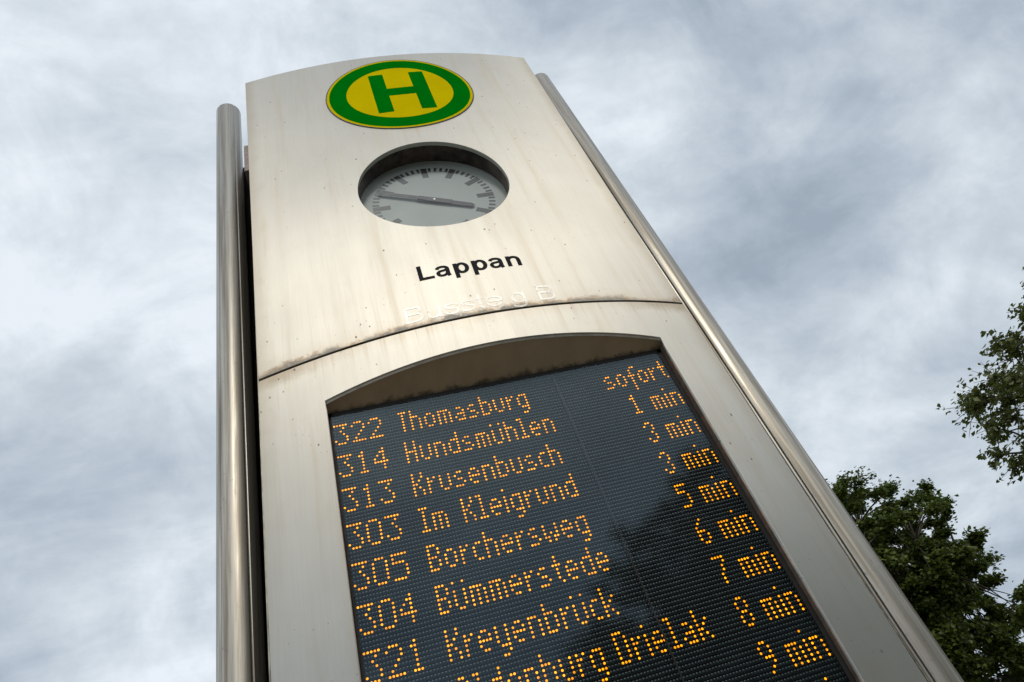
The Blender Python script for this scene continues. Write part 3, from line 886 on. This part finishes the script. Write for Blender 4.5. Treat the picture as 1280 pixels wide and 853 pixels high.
def make_tree(name, height, crown_c, crown_r, n_clump, per, leaf, mat_leaf, seed, clump_r=0.55, flat=0.45, trunk_r=0.28, lobes=0.22, shell=0.45, fork=0.32):
    R = random.Random(seed); G = np.random.default_rng(seed)
    root = empty(name)
    cc, cr = Vector(crown_c), Vector(crown_r)
    TV, TF = [], []
    fork_p = Vector((R.uniform(-.2, .2), R.uniform(-.2, .2), height * fork))
    top = Vector((cc.x, cc.y, cc.z + cr.z * 0.75))
    spine = curve((0, 0, -0.1), fork_p, 0, 5, 0.02, R) + curve(fork_p, top, 0, 7, 0.06, R)[1:]
    rad = [trunk_r * (1 - 0.93 * i / (len(spine) - 1)) * (1.35 if i == 0 else 1) for i in range(len(spine))]
    tube(spine, rad, 10, TV, TF)
    BV, BF = [], []
    limbs = []
    nl = 13
    for k in range(nl):
        f = 0.30 + 0.60 * k / nl
        s = spine[int(f * (len(spine) - 1))]
        az = k * 2.4 + R.uniform(-.4, .4); el = R.uniform(-0.25, 0.75) + 0.5 * f
        d = Vector((math.cos(az) * math.cos(el), math.sin(az) * math.cos(el), math.sin(el)))
        e = cc + Vector((d.x * cr.x, d.y * cr.y, d.z * cr.z)) * 0.80
        L = curve(s, e, 0.10, 9, 0.07, R)
        limbs.append(L)
        tube(L, [trunk_r * 0.42 * (1 - 0.88 * i / 9) for i in range(10)], 7, BV, BF)
    pts = [p for L in limbs for p in L[2:]] + spine[5:]
    # lobed crown surface: each direction has its own reach
    ph = [(Vector((R.uniform(-1, 1), R.uniform(-1, 1), R.uniform(-.6, 1))).normalized(), R.uniform(0.5, 1.0)) for _ in range(16)]
    def reach(d):
        m = max((d.dot(q) - 0.62) / 0.38 * w for q, w in ph)
        return 1 - lobes + lobes * 1.6 * max(0, m) ** 0.7
    centers = []
    while len(centers) < n_clump:
        d = Vector((G.normal(), G.normal(), G.normal())).normalized()
        if d.z < -0.75: continue
        q = (shell + (1 - shell) * R.random() ** 0.55) * reach(d)
        centers.append((cc + Vector((d.x * cr.x, d.y * cr.y, d.z * cr.z)) * q, q))
    C, Nn, Sz = [], [], []
    for c, q in centers:
        s = min(pts, key=lambda p: (p - c).length_squared + (0.6 if p.z > c.z else 0))
        L = curve(s, c, 0.06, 4, 0.10, R)
        tube(L, [0.030 * (1 - 0.2 * i) + 0.004 for i in range(5)], 4, BV, BF)
        out = (c - cc).normalized()
        r = clump_r * R.uniform(0.6, 1.35)
        # several twigs fan out of every clump, leaves sit along them
        nt = max(4, per // 14)
        for _ in range(nt):
            dd = (Vector((G.normal(), G.normal(), G.normal() * flat)) + out * 0.9).normalized()
            e = c + Vector((dd.x, dd.y, dd.z)) * r * R.uniform(0.35, 1.05) - Vector((0, 0, 0.10 * r))
            tube([c, c.lerp(e, 0.55) + Vector((0, 0, 0.05 * r)), e], [0.008, 0.006, 0.003], 3, BV, BF)
            m = per // nt
            for i in range(m):
                t = 0.12 + 0.86 * (i + R.random()) / m
                p = c.lerp(e, t)
                C.append((p.x, p.y, p.z)); Sz.append(leaf * R.uniform(0.65, 1.25))
    C = np.array(C); Sz = np.array(Sz); n = len(C)
    C += np.clip(G.normal(0, leaf * 0.6, (n, 3)), -leaf * 1.1, leaf * 1.1)
    nrm = G.normal(0, 0.55, (n, 3)) + np.array([0, 0, 1.0])
    outw = C - np.array(cc); outw /= np.linalg.norm(outw, axis=1)[:, None] + 1e-9
    nrm += outw * 0.45
    nrm /= np.linalg.norm(nrm, axis=1)[:, None]
    t1 = np.cross(nrm, G.normal(0, 1, (n, 3))); t1 /= np.linalg.norm(t1, axis=1)[:, None]
    t2 = np.cross(nrm, t1)
    h = Sz[:, None] * 0.5
    base_ = C - t1 * h * 1.0; tip = C + t1 * h * 1.15 - nrm * h * 0.25
    lft = C - t1 * h * 0.1 + t2 * h * 0.85 + nrm * h * 0.28; rgt = C - t1 * h * 0.1 - t2 * h * 0.85 + nrm * h * 0.28
    V = np.stack([base_, lft, tip, rgt], 1).reshape(-1, 3)
    ix = np.arange(n)[:, None] * 4
    F = np.concatenate([ix + np.array([[0, 2, 1]]), ix + np.array([[0, 3, 2]])], 0)
    tr = link('trunk', mesh('trunk', TV, TF), M_BARK, root, True)
    br = link('branches', mesh('branches', BV, BF), M_BARK, root, True)
    cr_ = link('crown', fast_mesh('crown', V, F), mat_leaf, root)
    return root
def place(root, az, dist, rot=0.0, scale=1.0):
    a = math.radians(az)
    root.location = (CU * ROW + math.sin(a) * dist, -CD * ROW + math.cos(a) * dist, 0)
    root.rotation_euler = (0, 0, math.radians(rot)); root.scale = (scale,) * 3
def copy_tree(src, label, group):
    r = src.copy(); COL.objects.link(r)
    for ch in src.children:
        c = ch.copy(); COL.objects.link(c); c.parent = r
    tag(r, label, 'tree', group)
    return r

tA = make_tree('linden_tree', 9.4, (0, 0, 5.7), (4.25, 4.25, 3.95), 900, 240, 0.115, M_LEAF, 5, clump_r=0.52, flat=0.30, trunk_r=0.24, shell=0.30, lobes=0.30)
place(tA, 33.0, 24.0, 130)
tag(tA, 'large dark green leafy tree directly beside the right edge of the pylon', 'tree')
tB = make_tree('linden_tree', 9.0, (0, 0, 3.9), (3.4, 3.4, 3.0), 400, 170, 0.14, M_LEAF, 9, clump_r=0.55, flat=0.35, trunk_r=0.2, shell=0.35)
place(tB, 47.0, 31.0, 70)
tag(tB, 'dark tree cut off by the lower right edge, behind the large tree', 'tree')
tC = make_tree('poplar_tree', 6.8, (0, 0, 4.6), (3.6, 3.6, 2.95), 560, 130, 0.095, M_LEAF2, 21, clump_r=0.5, flat=0.9, trunk_r=0.2, lobes=0.35, shell=0.35)
place(tC, 60.2, 14.5, 0)
tag(tC, 'sparse small leaved tree reaching in at the right edge, above the darker trees', 'tree')
# the row of trees behind the viewer, seen mirrored in the display glass and the metal front
BG = 'trees mirrored in the display glass'
for k, (az, dist, sc, rot, lab) in enumerate(((130, 22, 0.90, 40, 'big dark tree mirrored at the right edge of the metal front'),
                                              (107, 22, 0.92, 160, 'dark tree mirrored in the outer right part of the front'),
                                              (148, 20, 1.18, 250, 'dark tree mirrored in the lower right of the display glass'),
                                              (161, 27, 1.08, 10, 'tree mirrored low in the middle of the display glass'),
                                              (175, 31, 1.0, 120, 'small far tree mirrored at the bottom of the display glass'),
                                              (192, 31, 0.95, 90, 'tree mirrored low in the left part of the front'))):
    c = copy_tree(tA, lab, BG)
    place(c, az, dist, rot, sc)

# unseen bank of foliage added behind the viewer, darkening the reflections low right
def added_hedge():
    V, F = [], []
    n, m = 90, 10
    for i in range(n + 1):
        b = math.radians(6 + 68 * i / n)
        for j in range(m + 1):
            t = math.pi * j / m
            R = 13.5 + 1.1 * math.cos(t) + 0.16 * math.sin(i * 1.7 + j * 2.3) + 0.10 * math.sin(i * 4.1 - j * 1.3)
            h = max(0.0, 4.9 * min(1.0, math.sin(t) * 1.5) + (0.16 * math.sin(i * 2.9 + j) + 0.12 * math.sin(i * 0.7) if 0 < j < m else 0))
            V.append((CU * ROW + math.sin(b) * R, -CD * ROW - math.cos(b) * R, h - 0.12))
    for i in range(n):
        for j in range(m):
            a = i * (m + 1) + j
            F.append((a, a + 1, a + m + 2, a + m + 1))
    o = link('added_hedge', mesh('added_hedge', V, F), plain('added_hedge_foliage', (0.035, 0.05, 0.016), 0.8, var=0.6, scale=7), None, True)
    tag(o, 'unseen dark foliage bank added to darken the bottom of the display glass', 'added_hedge')
added_hedge()

# ------------------------------------------------------------------ ground
def ground_mat():
    m, t, b = mat_new('ground_grass')
    oc = t.node('ShaderNodeTexCoord').outputs['Object']
    n = t.noise(oc, 0.6, 6, 0.6)
    setp(b, t, color=t.mix(t.rng(n, 0.35, 0.65), (0.05, 0.075, 0.025), (0.09, 0.10, 0.045)), rough=0.9)
    return m
def pave_mat():
    m, t, b = mat_new('concrete_pavers')
    oc = t.node('ShaderNodeTexCoord').outputs['Object']
    br = t.node('ShaderNodeTexBrick', {'Vector': oc, 'Scale': 2.2, 'Mortar Size': 0.012, 'Color1': (0.26, 0.245, 0.22, 1), 'Color2': (0.21, 0.20, 0.185, 1), 'Mortar': (0.09, 0.085, 0.08, 1)})
    n = t.noise(oc, 3.0, 5, 0.6)
    setp(b, t, color=t.mix(t.math('MULTIPLY', t.rng(n, 0.4, 0.7), 0.35), br.outputs[0], (0.13, 0.12, 0.11)), rough=0.85)
    return m
def grid_plane(name, size, mat, z, n=8, cx=0, cy=0, sy=None):
    sy = sy or size
    V = [(cx - size + 2 * size * i / n, cy - sy + 2 * sy * j / n, z) for j in range(n + 1) for i in range(n + 1)]
    F = [(j * (n + 1) + i, j * (n + 1) + i + 1, (j + 1) * (n + 1) + i + 1, (j + 1) * (n + 1) + i) for j in range(n) for i in range(n)]
    o = link(name, mesh(name, V, F), mat); o['kind'] = 'structure'; return o
grid_plane('ground', 2500, ground_mat(), -0.12, 20)
bm = bmesh.new(); box_bm(bm, (-12, -9, -0.115), (12, 5, 0.0))
o = bm_obj('pavement', bm, pave_mat(), None, 0.01); o['kind'] = 'structure'
asph = plain('asphalt', (0.05, 0.05, 0.052), 0.85, var=0.2, scale=8)
grid_plane('road', 60, asph, -0.116, 6, 0, -12.6, 3.5)
